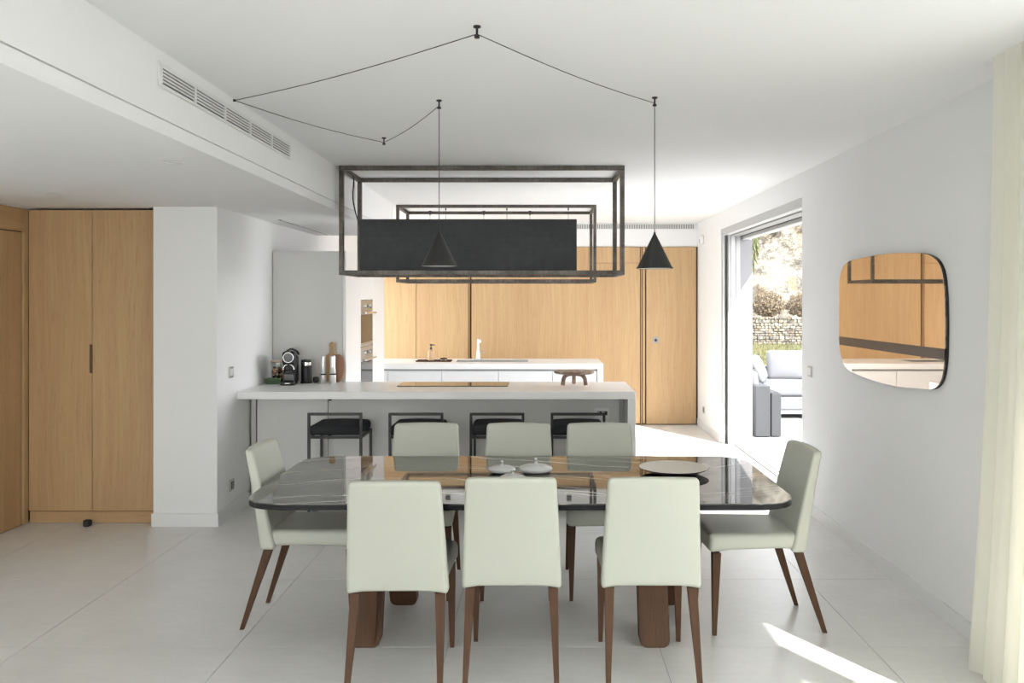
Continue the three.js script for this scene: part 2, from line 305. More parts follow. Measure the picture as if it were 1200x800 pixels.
{
  const t = thing('tall_kitchen_unit', 'tall grey and white kitchen unit with built-in ovens against the left wall', 'cabinet');
  const X0 = XL + 0.004, F = -1.69, D0 = 7.55, D1 = 9.4, T = 2.06;
  box(t, 'carcass', M.lacquer, X0, F - 0.03, 0.004, T - 0.02, D0 + 0.025, D1 - 0.022);
  box(t, 'end_panel', M.greige, X0, F - 0.03, 0.004, T, D0, D0 + 0.022, 0.002, { label: 'matt grey side panel' });
  box(t, 'edge_strip', M.brushed, F - 0.027, F - 0.017, 0.004, T, D0 + 0.006, D0 + 0.022);
  box(t, 'end_panel', M.lacquer, X0, F, 0.004, T, D1 - 0.02, D1, 0.002);
  box(t, 'top_panel', M.lacquer, X0, F - 0.03, T - 0.018, T, D0 + 0.024, D1 - 0.022);
  for (const [a, b, y0, y1] of [[D0 + 0.002, 8.178, 0.1, T], [8.182, 8.768, 1.64, T], [8.182, 8.768, 0.1, 0.745], [8.772, D1 - 0.022, 0.1, T]]) box(t, 'door', M.lacquer, F - 0.022, F, y0, y1, a, b, 0.002);
  box(t, 'plinth', M.alu, X0, F - 0.04, 0.002, 0.096, D0 + 0.03, D1 - 0.03);
  const ov = (y0, y1) => {
    const o = box(t, 'oven', M.brushed, F - 0.03, F - 0.002, y0 + 0.003, y1 - 0.003, 8.184, 8.766, 0.003, { label: 'built-in steel oven' });
    const hh = y1 - y0;
    const gl = part(o, 'oven_glass', bx(0.006, hh - 0.17, 0.54, 0.002), M.hob, 'dark oven door glass'); gl.position.set(0.014, -0.055, 0);
    const hd = part(o, 'oven_handle', bar(new THREE.Vector3(0.055, hh / 2 - 0.125, -0.25), new THREE.Vector3(0.055, hh / 2 - 0.125, 0.25), 0.009, 12), M.chrome);
    for (const z of [-0.2, 0.2]) part(o, 'handle_post', bar(new THREE.Vector3(0.01, hh / 2 - 0.125, z), new THREE.Vector3(0.055, hh / 2 - 0.125, z), 0.006), M.chrome);
    for (const z of [-0.12, 0.12]) { const k = part(o, 'oven_knob', cyl(0.02, 0.022, 0.022), M.chrome); k.rotation.z = -Math.PI / 2; k.position.set(0.014, hh / 2 - 0.06, z); }
    const ds = part(o, 'oven_display', bx(0.004, 0.03, 0.12), M.black); ds.position.set(0.014, hh / 2 - 0.06, 0);
  };
  ov(1.195, 1.636); ov(0.75, 1.189);
}

// ------------------------------------------------------------------ islands
const CT = 0.93;
{
  const t = thing('cooking_island', 'white kitchen island with grey front panel under its overhanging worktop', 'kitchen island');
  const D0 = 6.66, D1 = 7.49, X1 = 0.733, TH = 0.058;
  box(t, 'worktop', M.corian, XL + 0.002, X1, CT - TH, CT, D0, D1, 0.003);
  box(t, 'end_leg', M.corian, X1 - 0.062, X1, 0.001, CT - TH, D0 + 0.001, D1, 0.003);
  box(t, 'shadow_strip', M.alu, X1 - 0.1, X1 - 0.062, 0.001, CT - TH, 6.955, 7.0);
  box(t, 'front_panel', M.greige, -1.697, X1 - 0.1, 0.06, CT - TH - 0.004, 6.96, 6.982, 0.002); box(t, 'front_panel', M.greige, -2.27, -1.703, 0.06, CT - TH - 0.004, 6.96, 6.982, 0.002);
  box(t, 'plinth', M.alu, -2.27, X1 - 0.1, 0.001, 0.055, 6.985, 7.02);
  box(t, 'body', M.lacquer, -2.27, X1 - 0.1, 0.06, CT - TH, 6.984, D1 - 0.03);
  box(t, 'side_post', M.brushed, XL + 0.016, -2.276, 0.002, CT - TH, 6.95, 7.0);
  for (const y of [0.85, 0.545]) box(t, 'hinge', M.blackMetal, -1.70, -1.672, y - 0.022, y + 0.018, 6.95, 6.962, 0.002);
  const hob = thing('induction_hob', 'long flush black glass induction hob in the island worktop', 'hob');
  box(hob, 'glass', M.hob, -1.165, -0.262, CT, CT + 0.006, 7.06, 7.41, 0.002);
  const ol = thing('power_socket', 'white double socket plate on the grey island front', 'socket');
  box(ol, 'plate', M.white, 0.435, 0.555, 0.685, 0.77, 6.948, 6.9585, 0.003);
  for (const x of [0.458, 0.502]) { const s = box(ol, 'socket_insert', M.black, x, x + 0.036, 0.712, 0.744, 6.945, 6.949, 0.001); part(s, 'switch_rocker', bx(0.012, 0.02, 0.002), M.white).position.set(-0.008, 0, 0.0025); }
}
{
  const t = thing('sink_island', 'white kitchen island with sink before the oak front', 'kitchen island');
  const D0 = 9.62, D1 = 10.46, X0 = -2.3, X1 = 0.70, TH = 0.06;
  // worktop in four pieces around the basin
  const S = [-0.96, -0.14, 9.86, 10.2];
  const wt = part(t, 'worktop', mergeGeometries([[X0 + 0.003, S[0], CT - TH, CT, D0, D1], [S[1], X1, CT - TH, CT, D0, D1], [S[0], S[1], CT - TH, CT, D0, S[2]], [S[0], S[1], CT - TH, CT, S[3], D1]].map((b) => geoBox(...b))), M.corian);
  box(t, 'end_leg', M.corian, X1 - 0.065, X1, 0.001, CT - TH, D0, D1, 0.002);
  box(t, 'finger_groove', M.alu, X0 + 0.01, X1 - 0.065, CT - TH - 0.022, CT - TH, D0 + 0.03, D0 + 0.05);
  for (const [a, b] of [[X0 + 0.01, -1.695], [-1.69, -1.095], [-1.09, -0.465], [-0.46, 0.135], [0.14, X1 - 0.07]]) { box(t, 'drawer_front', M.lacquer, a, b, 0.47, CT - TH - 0.024, D0 + 0.012, D0 + 0.032, 0.002); box(t, 'drawer_front', M.lacquer, a, b, 0.1, 0.465, D0 + 0.012, D0 + 0.032, 0.002); }
  box(t, 'body', M.lacquer, X0 + 0.01, X1 - 0.066, 0.1, 0.7, D0 + 0.052, D1 - 0.02); box(t, 'plinth', M.alu, X0 + 0.01, X1 - 0.066, 0.001, 0.097, D0 + 0.07, D1 - 0.05);
  box(t, 'back_panel', M.lacquer, X0 + 0.01, X1 - 0.066, 0.1, CT - TH, D1 - 0.02, D1 - 0.002);
  part(t, 'basin', mergeGeometries([[S[0], S[1], 0.71, 0.715, S[2], S[3]], [S[0], S[0] + 0.004, 0.715, CT + 0.003, S[2], S[3]], [S[1] - 0.004, S[1], 0.715, CT + 0.003, S[2], S[3]], [S[0], S[1], 0.715, CT + 0.003, S[2], S[2] + 0.004], [S[0], S[1], 0.715, CT + 0.003, S[3] - 0.004, S[3]]].map((b) => geoBox(...b))), M.brushed, 'stainless steel basin');
  const f = thing('kitchen_tap', 'chrome mixer tap with square swan neck behind the sink', 'tap', [-0.735, CT, 10.3]);
  part(f, 'base', bx(0.10, 0.014, 0.06, 0.004), M.chrome).position.y = 0.008;
  part(f, 'body', cyl(0.021, 0.024, 0.09, 0.014), M.chrome);
  const sp = [[0, 0.10, 0], [0, 0.225, 0], [0.015, 0.245, 0.02], [0.03, 0.245, 0.12], [0.033, 0.23, 0.15], [0.033, 0.205, 0.155]].map((p) => new THREE.Vector3(...p));
  part(f, 'spout', tube(sp, 0.0125, 40, 10, 0.3), M.chrome);
  part(f, 'lever', bar(new THREE.Vector3(0.02, 0.075, 0), new THREE.Vector3(0.075, 0.095, 0.01), 0.008, 10), M.chrome);
}
{ // tray, bottle and dish by the sink
  const tr = thing('soap_tray', 'flat brown wooden tray left of the sink', 'tray', [-1.22, CT, 9.98]);
  part(tr, 'tray_base', bx(0.40, 0.008, 0.16, 0.003, { swap: true }), M.walnut).position.y = 0.004;
  for (const z of [-0.076, 0.076]) part(tr, 'rim', bx(0.40, 0.012, 0.008, 0.003, { swap: true }), M.walnut).position.set(0, 0.012, z);
  const b = thing('soap_dispenser', 'peach ceramic soap bottle with black pump on the tray', 'soap bottle', [-1.255, CT + 0.008, 9.98]);
  part(b, 'bottle', lathe([[0, 0], [0.034, 0], [0.036, 0.006], [0.036, 0.1], [0.03, 0.118], [0.014, 0.126], [0.013, 0.132], [0, 0.132]]), std([0.66, 0.42, 0.24], 0.4));
  part(b, 'pump', mergeGeometries([cyl(0.014, 0.014, 0.02, 0.132, 16), cyl(0.005, 0.005, 0.03, 0.15, 10), cyl(0.014, 0.016, 0.014, 0.176, 16), bar(new THREE.Vector3(0, 0.184, 0), new THREE.Vector3(0.045, 0.18, 0), 0.005)]), M.black);
  const s = thing('scrub_brush', 'small wooden scrub brush beside the soap bottle', 'brush', [-1.11, CT + 0.008, 9.98]);
  part(s, 'bristles', cyl(0.036, 0.038, 0.014, 0, 24), std([0.72, 0.62, 0.45], 0.9)); part(s, 'back', lathe([[0, 0.014], [0.04, 0.014], [0.042, 0.02], [0.036, 0.032], [0, 0.036]]), M.walnut);
}

// ------------------------------------------------------------------ metal frames under the kitchen ceiling
function cage(t, x0, x1, y0, y1, d0, d1, b) {
  const B = (...a) => box(t, 'frame_bar', M.steel, ...a, 0.002, { ou: rnd(), ov: rnd() });
  for (const y of [y0, y1 - b]) {
    for (const d of [d0, d1 - b]) B(x0, x1, y, y + b, d, d + b);
    for (const x of [x0, x1 - b]) B(x, x + b, y, y + b, d0 + b, d1 - b);
  }
  for (const x of [x0, x1 - b]) for (const d of [d0, d1 - b]) B(x, x + b, y0 + b, y1 - b, d, d + b);
}
{
  const h = thing('extractor_hood', 'raw steel frame carrying a long charcoal hood over the cooking island', 'extractor hood');
  cage(h, -1.508, 0.633, 1.822, CEIL - 0.001, 6.5, 7.19, 0.034);
  box(h, 'hood_box', M.slate, -1.367, 0.277, 1.856, 2.245, 6.56, 7.13, 0.004, { label: 'charcoal box hood' });
  part(h, 'power_cord', tube([V(-1.46, 2.6, 6.56), V(-1.44, 2.58, 6.7), V(-1.45, 2.42, 6.72), V(-1.42, 2.26, 6.75), V(-1.38, 2.2, 6.75)], 0.005, 30, 6), M.black);
  const f = thing('hanging_frame', 'raw steel open frame hanging over the sink island', 'ceiling frame');
  cage(f, -1.522, 0.594, 1.822, CEIL - 0.001, 9.16, 9.88, 0.032);
  // six little black spots on cords inside the second frame
  [[504, 9.80], [522.5, 9.25], [567, 9.8], [594, 9.25], [621, 9.8], [666, 9.25]].forEach(([px, d], i) => {
    const x = (px - 633) * d / FOCAL, p = thing('spot_pendant', ['first small black pendant spot from the tall unit on the oak side of the frame', 'first small black pendant spot from the tall unit on the hob side of the frame', 'middle small black pendant spot on the oak side of the frame', 'middle small black pendant spot on the hob side of the frame', 'small black pendant spot nearest the oak door on the oak side of the frame', 'small black pendant spot nearest the oak door on the hob side of the frame'][i], 'pendant lamp', [x, 0, d], 0, d > 9.5 ? 'spots on oak side of frame' : 'spots on hob side of frame');
    part(p, 'cord', bar(new THREE.Vector3(0, 2.31, 0), new THREE.Vector3(0, CEIL - 0.05, 0), 0.0022, 6), M.black);
    part(p, 'ceiling_hook', lathe([[0, CEIL - 0.05], [0.008, CEIL - 0.05], [0.006, CEIL - 0.02], [0.016, CEIL - 0.008], [0.016, CEIL - 0.001], [0, CEIL - 0.001]], 16), M.black);
    part(p, 'lamp_body', lathe([[0, 2.32], [0.008, 2.315], [0.026, 2.31], [0.027, 2.25], [0.022, 2.25], [0.02, 2.26], [0, 2.26]], 24), M.black);
  });
}

// ------------------------------------------------------------------ cone pendants and their cable
{
  const C = CEIL;
  const A = V(-0.233, C - 0.03, 3.2), B = V(0.57, C - 0.03, 4.32), S = V(XF + 0.006, C - 0.012, 4.34), K = V(-0.97, C - 0.03, 5.39), D = V(-0.51, C - 0.03, 4.38);
  const cab = thing('lamp_cable', 'thin black lamp cable strung from hook to hook under the ceiling', 'cable');
  const sag = (a, b) => [a, a.clone().lerp(b, 0.25).add(new THREE.Vector3(0, -0.012, 0)), a.clone().lerp(b, 0.5).add(new THREE.Vector3(0, -0.017, 0)), a.clone().lerp(b, 0.75).add(new THREE.Vector3(0, -0.012, 0)), b];
  for (const [a, b] of [[B, A], [A, S], [S, K], [K, D]]) part(cab, 'cable_run', tube(sag(a, b), 0.002, 24, 6), M.black);
  const hook = lathe([[0, -0.045], [0.010, -0.045], [0.010, -0.036], [0.0045, -0.034], [0.0045, -0.010], [0.014, -0.006], [0.014, -0.0005], [0, -0.0005]], 16);
  for (const p of [A, B, K, D]) part(cab, 'ceiling_hook', hook, M.black).position.set(p.x, C, p.z);
  const ey = part(cab, 'wall_eyelet', cyl(0.006, 0.006, 0.012, 0, 12), M.black); ey.rotation.z = -Math.PI / 2; ey.position.set(XF + 0.0005, C - 0.012, S.z);
  const cone = lathe([[0.004, 0.178], [0.006, 0.168], [0.088, 0.0], [0.0905, 0.002], [0.0905, -0.004], [0.086, -0.004], [0.003, 0.16]], 48);
  for (const [p, base, lab] of [[B, 1.793, 'black cone pendant lamp hanging before the oak door'], [D, 1.807, 'black cone pendant lamp hanging before the charcoal hood']]) {
    const t = thing('cone_pendant', lab, 'pendant lamp', [p.x, base, -p.z]);
    part(t, 'lamp_shade', cone, M.black);
    part(t, 'diffuser', lathe([[0, -0.003], [0.084, -0.003], [0.087, -0.001], [0.082, 0.006], [0, 0.006]], 40), std([0.72, 0.72, 0.70], 0.5), 'white disc diffuser');
    part(t, 'cord', bar(new THREE.Vector3(0, 0.17, 0), new THREE.Vector3(0, C - 0.0455 - base, 0), 0.002, 8), M.black);
  }
}

// ------------------------------------------------------------------ grilles, ceiling spots, wall plates
{
  const g = thing('air_grille', 'long white air conditioning grille set into the ceiling step', 'air grille');
  const X = XF, y0 = EYE + 0.862, y1 = EYE + 0.962, a = 3.48, b = 5.31;
  box(g, 'backing', M.gap, X + 0.0005, X + 0.002, y0 + 0.012, y1 - 0.012, a + 0.02, b - 0.02);
  for (const [p, q] of [[y0, y0 + 0.014], [y1 - 0.014, y1]]) box(g, 'frame', M.white, X + 0.0005, X + 0.010, p, q, a, b, 0.002);
  for (const [p, q] of [[a, a + 0.03], [b - 0.02, b]]) box(g, 'frame', M.white, X + 0.0005, X + 0.0095, y0 + 0.0141, y1 - 0.0141, p, q);
  for (let k = 0; k < 5; k++) { const y = y0 + 0.022 + k * 0.0142; box(g, 'slat', M.white, X + 0.002, X + 0.0085, y, y + 0.0075, a + 0.03, b - 0.02); }
  for (let k = 1; k < 5; k++) { const d = a + (b - a) * k / 5; box(g, 'divider', M.white, X + 0.002, X + 0.009, y0 + 0.012, y1 - 0.012, d - 0.012, d + 0.012); }
  const h = thing('linear_grille', 'narrow white ventilation grille above the oak front', 'air grille');
  box(h, 'backing', std([0.25, 0.24, 0.24], 0.8), -1.5, 2.02, 2.565, 2.635, BACK - 0.003, BACK - 0.001);
  for (const y of [2.565, 2.629]) box(h, 'frame', M.white, -1.5, 2.02, y, y + 0.006, BACK - 0.012, BACK - 0.001);
  const fins = []; for (let x = -1.5; x <= 2.021; x += 0.022) fins.push(geoBox(x - 0.0045, x + 0.0045, 2.571, 2.629, BACK - 0.011, BACK - 0.003));
  part(h, 'fins', mergeGeometries(fins), M.white).userData.kind = 'stuff';
  for (const [x, lab] of [[0.38, 'small dark square fitting on the white bulkhead toward the oak door'], [-1.21, 'small dark square fitting on the white bulkhead toward the tall unit']]) { const q = thing('bulkhead_fitting', lab, 'fitting'); box(q, 'plate', M.black, x - 0.032, x + 0.032, 2.41, 2.49, BACK - 0.012, BACK - 0.001, 0.003); box(q, 'bezel', M.brushed, x - 0.026, x + 0.026, 2.446, 2.454, BACK - 0.014, BACK - 0.011); }
  const s = thing('slot_diffuser', 'thin dark slot diffuser in the lowered ceiling over the tall unit', 'air grille');
  box(s, 'slot', M.gap, -2.19, -2.17, LOW - 0.002, LOW - 0.0005, 7.26, 8.93); for (const x of [-2.20, -2.17]) box(s, 'slot_rim', M.white, x, x + 0.01, LOW - 0.005, LOW - 0.0005, 7.26, 8.93);
  for (const [x, d, lab] of [[-1.79, 4.24, 'round white recessed ceiling spot near the air conditioning grille'], [-3.07, 5.5, 'round white recessed ceiling spot in front of the wardrobe']]) {
    const t = thing('recessed_spot', lab, 'ceiling light', [x, LOW, d]);
    part(t, 'trim_ring', lathe([[0.034, 0.0], [0.052, -0.0005], [0.05, -0.006], [0.036, -0.004], [0.034, 0]], 36), M.white);
    part(t, 'lens', lathe([[0, -0.0012], [0.034, -0.0012], [0.034, -0.0005]], 30), std([0.7, 0.69, 0.66], 0.3));
  }
  // wall plates: frame, dark insert
  function plate(name, label, cat, x, side, y, d, w, hgt, n) {
    const t = thing(name, label, cat, [x, y, d]);
    const f = part(t, 'plate_frame', bx(0.009, hgt, w, 0.002), M.brushed); f.position.x = side * 0.005;
    for (let k = 0; k < n; k++) {
      const z = (k - (n - 1) / 2) * (w / n) * 0.86;
      const q = part(t, 'insert', bx(0.004, hgt * 0.62, w * 0.62 / n, 0.001), name === 'wall_switch' ? M.white : M.black); q.position.set(side * 0.0105, 0, z);
      if (name === 'wall_socket') { const r = part(t, 'socket_ring', new THREE.TorusGeometry(hgt * 0.2, 0.002, 6, 20), M.brushed); r.rotation.y = Math.PI / 2; r.position.set(side * 0.013, 0, z); }
    }
  }
  const onLeft = (px, py) => { const d = XL * FOCAL / (px - 633); return [d, EYE - (py - 352) * d / FOCAL]; }, onRight = (px, py) => { const d = XR * FOCAL / (px - 633); return [d, EYE - (py - 352) * d / FOCAL]; };
  let [d, y] = onLeft(270, 436); plate('wall_switch', 'brushed metal light switch on the left wall above the worktop end', 'switch', XL, 1, y, d, 0.085, 0.085, 1);
  [d, y] = onLeft(271, 568); plate('wall_socket', 'dark single socket low on the left wall beside the pier', 'socket', XL, 1, y, d, 0.085, 0.085, 1);
  [d, y] = onRight(950, 435); plate('wall_switch', 'brushed metal light switch beside the terrace door', 'switch', XR, -1, y, d, 0.085, 0.085, 1);
  [d, y] = onRight(949, 563); plate('wall_socket', 'double black socket low on the right wall beside the terrace door', 'socket', XR, -1, y, d, 0.15, 0.085, 2);
  [d, y] = onRight(825, 480); plate('wall_socket', 'dark single socket low on the wall beside the oak door', 'socket', XR, -1, y, d, 0.085, 0.085, 1);
  const se = thing('alarm_sensor', 'small white alarm sensor high in the corner beside the oak door', 'sensor', [XR - 0.024, 2.40, 11.0]);
  part(se, 'housing', soft(0.046, 0.12, 0.07, 0.014, [2, 3, 2]), M.white); part(se, 'lens', soft(0.006, 0.05, 0.04, 0.0025, [1, 2, 2]), std([0.7, 0.7, 0.7], 0.2)).position.set(-0.025, -0.015, 0);
}

// ------------------------------------------------------------------ wall mirror
{
  const Z = 4.21, pts = [[56, 300], [57, 210], [70, 150], [96, 115], [150, 98], [240, 80], [350, 69], [460, 71], [505, 82], [540, 110], [562, 160], [573, 240], [578, 360], [578, 500], [574, 610], [560, 690], [540, 725], [510, 741], [440, 737], [340, 727], [230, 700], [140, 666], [95, 640], [72, 600], [60, 540], [56, 420]];
  const XM = XR - 0.024;
  const wall = pts.map(([a, b]) => { const px = 970 + a / Z, py = 280 + b / Z, d = XM * FOCAL / (px - 633); return new THREE.Vector3(d, EYE - (py - 352) * d / FOCAL, 0); });
  const curve = new THREE.CatmullRomCurve3(wall, true, 'centripetal').getPoints(160);
  const t = thing('wall_mirror', 'large round-cornered frameless mirror hanging on the right wall', 'mirror');
  const cut = (lo, hi) => { // part of the outline between two heights
    const c = []; for (let i = 0; i < curve.length - 1; i++) { const p = curve[i], q = curve[i + 1]; const inp = p.y >= lo && p.y <= hi; if (inp) c.push(new THREE.Vector2(p.x, p.y)); for (const h of [lo, hi].sort((m, n) => Math.abs(m - p.y) - Math.abs(n - p.y))) if ((p.y - h) * (q.y - h) < 0) { const k = (h - p.y) / (q.y - p.y); c.push(new THREE.Vector2(p.x + (q.x - p.x) * k, h)); } }
    return new THREE.Shape(c);
  };
  const put = (name, shape, depth, mat, off, label) => { const g = extrude(shape, depth); const m = part(t, name, g, mat, label); m.rotation.y = Math.PI / 2; m.position.x = off; return m; };
  // shape x runs away from the eye: rotating by +90 degrees sends it to -z
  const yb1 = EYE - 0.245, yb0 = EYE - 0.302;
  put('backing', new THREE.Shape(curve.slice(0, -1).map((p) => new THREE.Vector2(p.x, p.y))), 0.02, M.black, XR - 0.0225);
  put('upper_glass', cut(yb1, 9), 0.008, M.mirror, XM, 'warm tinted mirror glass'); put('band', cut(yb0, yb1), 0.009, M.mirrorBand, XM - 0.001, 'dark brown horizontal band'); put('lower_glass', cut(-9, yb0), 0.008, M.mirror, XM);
}

// ------------------------------------------------------------------ dining table
{
  const t = thing('dining_table', 'long dining table with glossy dark marble top and walnut legs', 'table', [-0.09, 0, 4.36]);
  const top = extrude(roundRect(2.458, 1.158, 0.20), 0.003, 0.001, 10); top.rotateX(-Math.PI / 2); top.translate(0, 0.741, 0);
  part(t, 'table_top', metricUV(top, 1.2, 0.6), M.table, 'glossy dark grey marble top with pale veins');
  const un = extrude(roundRect(2.456, 1.156, 0.20), 0.020, 0.002, 10); un.rotateX(-Math.PI / 2); un.translate(0, 0.718, 0);
  part(t, 'edge_frame', un, M.tableEdge);
  for (const x of [-0.70, 0.72]) part(t, 'crossbeam', bx(0.16, 0.05, 0.86, 0.01), M.walnut).position.set(x, 0.688, 0);
  const rail = part(t, 'long_rail', bx(1.3, 0.05, 0.10, 0.008, { swap: true }), M.walnut); rail.position.set(0.01, 0.688, 0);
  for (const [x, z, lean] of [[-0.735, 0.25, 0], [-0.64, -0.32, 0], [0.63, 0.25, 0], [0.76, -0.32, 0]]) { // plank legs with rounded feet
    const s = roundRect(0.135, 0.665, 0.035, 0.004), g = extrude(s, 0.07, 0.004, 8); g.translate(0, 0.3335 + 0.003, -0.035);
    const q = g.attributes.position; for (let i = 0; i < q.count; i++) q.setZ(i, q.getZ(i) + z * (1 - 0.9 * q.getY(i) / 0.67)); g.computeVertexNormals();
    const m = part(t, 'leg', metricUV(g, rnd()), M.walnut); m.position.set(x, 0, 0);
  }
}
// ------------------------------------------------------------------ dining chairs
function makeChair(label) {
  const t = thing('dining_chair', label, 'chair', [0, 0, 0], 0, 'pale dining chairs around the table');
  // local: +z is the way the sitter faces
  const seat = soft(0.425, 0.09, 0.47, 0.026, [6, 2, 8], (v) => {
    const f = (v.z + 0.235) / 0.47, w = 0.93 + 0.07 * f;
    v.x *= w; if (v.y < 0) v.y += 0.016 * (1 - Math.pow(Math.min(1, Math.abs(v.z) / 0.235), 4)) * (1 - Math.min(1, Math.abs(v.x) / 0.25) * 0.2);
    if (v.y > 0) v.y += 0.008 * (1 - (v.x / 0.22) ** 2) + 0.01 * f - 0.004;
    v.y += 0.447; v.z += 0.01;
  });
  part(t, 'seat', seat, M.leather);
  const back = soft(0.43, 0.49, 0.07, 0.02, [8, 12, 2], (v) => {
    const f = (v.y + 0.245) / 0.49, w = 1 - 0.115 * Math.pow(f, 1.1);
    v.x *= w;
    const thick = 1.05 - 0.42 * f; v.z *= thick;
    v.z += -0.205 - 0.075 * f - 0.02 * f * f + 0.05 * Math.pow(Math.max(0, 0.3 - f), 1.5) * (v.z > -0.01 ? 1 : 0.2);
    v.z -= 0.018 * (1 - (v.x / 0.22) ** 2) * f;
    const corner = Math.pow(Math.min(1, Math.abs(v.x) / 0.205), 6);
    if (f < 0.1) v.y += 0.013 * (1 - corner) * (1 - f / 0.1);
    if (f > 0.9) v.y += 0.006 * (1 - (v.x / 0.2) ** 2) * (f - 0.9) * 10;
    v.y += 0.642;
  });
  part(t, 'backrest', back, M.leather);
  const leg = (x, z, fx, fz) => {
    const g = new THREE.CylinderGeometry(0.0285, 0.0135, 0.40, 4, 1); g.rotateY(Math.PI / 4);
    const p = g.attributes.position;
    for (let i = 0; i < p.count; i++) { const k = 0.5 - p.getY(i) / 0.4; p.setXYZ(i, p.getX(i) + x + (fx - x) * k, p.getY(i) + 0.2005, p.getZ(i) + z + (fz - z) * k); }
    const q = g.toNonIndexed(); q.computeVertexNormals(); return metricUV(q, rnd(), rnd());
  };
  for (const s of [-1, 1]) { part(t, 'leg', leg(s * 0.178, -0.205, s * 0.192, -0.335), M.walnut); part(t, 'leg', leg(s * 0.182, 0.205, s * 0.186, 0.215), M.walnut); }
  return t;
}
const chair0 = makeChair('');
let nChair = 0;
function chair(x, d, turn, label) {
  const c = nChair++ ? chair0.clone() : chair0;
  if (nChair > 1) { c.name = numbered('dining_chair'); scene.add(c); c.userData = { ...chair0.userData }; }
  c.position.set(x, 0, -d); c.rotation.set(0, turn, 0); c.userData.label = label;
}
chair(-0.60, 3.87, Math.PI, 'pale dining chair facing the island, beside the end chair near the wardrobe');
chair(-0.122, 3.94, Math.PI, 'middle pale dining chair of the three facing the island');
chair(0.475, 3.94, Math.PI, 'pale dining chair facing the island, before the wooden platter');
chair(-0.685, 4.93, 0, 'pale dining chair on the island side of the table, backed by the second stool');
chair(-0.13, 4.93, 0, 'middle pale dining chair on the island side of the table');
chair(0.355, 4.93, 0, 'pale dining chair on the island side of the table, before the island end leg');
chair(-1.14, 4.49, Math.PI / 2 - 0.02, 'pale dining chair at the table end toward the oak wardrobe');
chair(1.05, 4.43, -Math.PI / 2 + 0.07, 'pale dining chair at the table end toward the terrace door');

// ------------------------------------------------------------------ things on the dining table
const TT = 0.745;
{
  const body = lathe([[0, 0.001], [0.05, 0.001], [0.078, 0.008], [0.088, 0.02], [0.082, 0.03], [0.055, 0.040], [0.018, 0.046], [0, 0.047]], 40);
  const glassy = std([0.88, 0.89, 0.89], 0.05, 0, { transmission: 0.35, thickness: 0, clearcoat: 1 });
  const wickCup = lathe([[0, 0.046], [0.009, 0.046], [0.009, 0.072], [0.0065, 0.076], [0, 0.076]], 18);
  for (const [x, d, s, lab] of [[-0.196, 4.47, 0.82, 'smaller white glass oil lamp standing beside the largest lamp on the dining table'], [-0.022, 4.47, 1.0, 'largest white glass oil lamp with chrome wick holder on the dining table'], [-0.135, 4.27, 0.72, 'white glass oil lamp closest to the back of the middle chair facing the island']]) {
    const t = thing('oil_lamp', lab, 'oil lamp', [x, TT, d], 0, 'glass oil lamps on the dining table'); t.scale.setScalar(s);
    part(t, 'glass_body', body, glassy); part(t, 'oil_dish', lathe([[0, 0.006], [0.05, 0.007], [0.072, 0.014], [0.078, 0.022], [0.07, 0.020], [0.045, 0.012], [0, 0.010]], 36), std([0.85, 0.86, 0.86], 0.25), 'white inner dish'); part(t, 'wick_holder', wickCup, M.chrome);
  }
  const p = thing('platter', 'large round pale wooden platter with dark underside on the dining table', 'platter', [0.685, TT, 4.45]);
  part(p, 'bowl', lathe([[0, 0], [0.085, 0], [0.09, 0.003], [0.13, 0.012], [0.172, 0.028], [0.178, 0.031], [0.176, 0.033]], 56), std([0.035, 0.03, 0.027], 0.5), 'dark outside');
  part(p, 'inside', lathe([[0.1765, 0.0335], [0.168, 0.031], [0.12, 0.018], [0.06, 0.012], [0, 0.011]], 56), std([0.72, 0.66, 0.58], 0.6), 'pale wood inside');
}

// ------------------------------------------------------------------ bar stools
function makeStool() {
  const t = thing('bar_stool', '', 'bar stool', [0, 0, 0], 0, 'black bar stools along the island');
  const w = 0.41, dp = 0.40, b = 0.02, top = 0.788, sh = 0.615;
  const B = (n, x0, x1, y0, y1, z0, z1) => { const m = part(t, n, bx(x1 - x0, y1 - y0, z1 - z0, 0.0015), M.blackMetal); m.position.set((x0 + x1) / 2, (y0 + y1) / 2, (z0 + z1) / 2); };
  const X = w / 2, Z = dp / 2;                          // +z towards the dining table (back of the stool)
  for (const s of [-1, 1]) {
    const x0 = s < 0 ? -X : X - b;
    B('back_leg', x0, x0 + b, 0.001, top, Z - b, Z); B('front_leg', x0, x0 + b, 0.001, sh, -Z, -Z + b);
    B('floor_runner', x0, x0 + b, 0.001, 0.001 + b, -Z + b, Z - b); B('seat_rail', x0, x0 + b, sh - b, sh, -Z + b, Z - b);
  }
  B('back_rail', -X + b, X - b, top - b, top, Z - b, Z); B('seat_rail', -X + b, X - b, sh - b, sh, Z - b, Z); B('seat_rail', -X + b, X - b, sh - b, sh, -Z, -Z + b); B('foot_rail', -X + b, X - b, 0.2, 0.2 + b, -Z, -Z + b);
  const c = soft(w - 0.01, 0.075, dp - 0.015, 0.03, [6, 2, 6], (v) => { if (v.y > 0) v.y += 0.008 * (1 - (v.x / 0.2) ** 2); v.y += sh + 0.038; });
  part(t, 'seat_cushion', c, M.blackFabric); return t;
}
const stool0 = makeStool();
['black metal bar stool first from the left wall, before the panel hinges', 'black metal bar stool second from the left wall', 'black metal bar stool third from the left wall', 'black metal bar stool beside the island end leg, under the white socket'].forEach((lab, i) => {
  const s = i ? stool0.clone() : stool0; if (i) { s.name = numbered('bar_stool'); scene.add(s); }
  s.userData = { ...stool0.userData, label: lab }; s.position.set(-1.54 + i * 0.608, 0, -6.70);
});

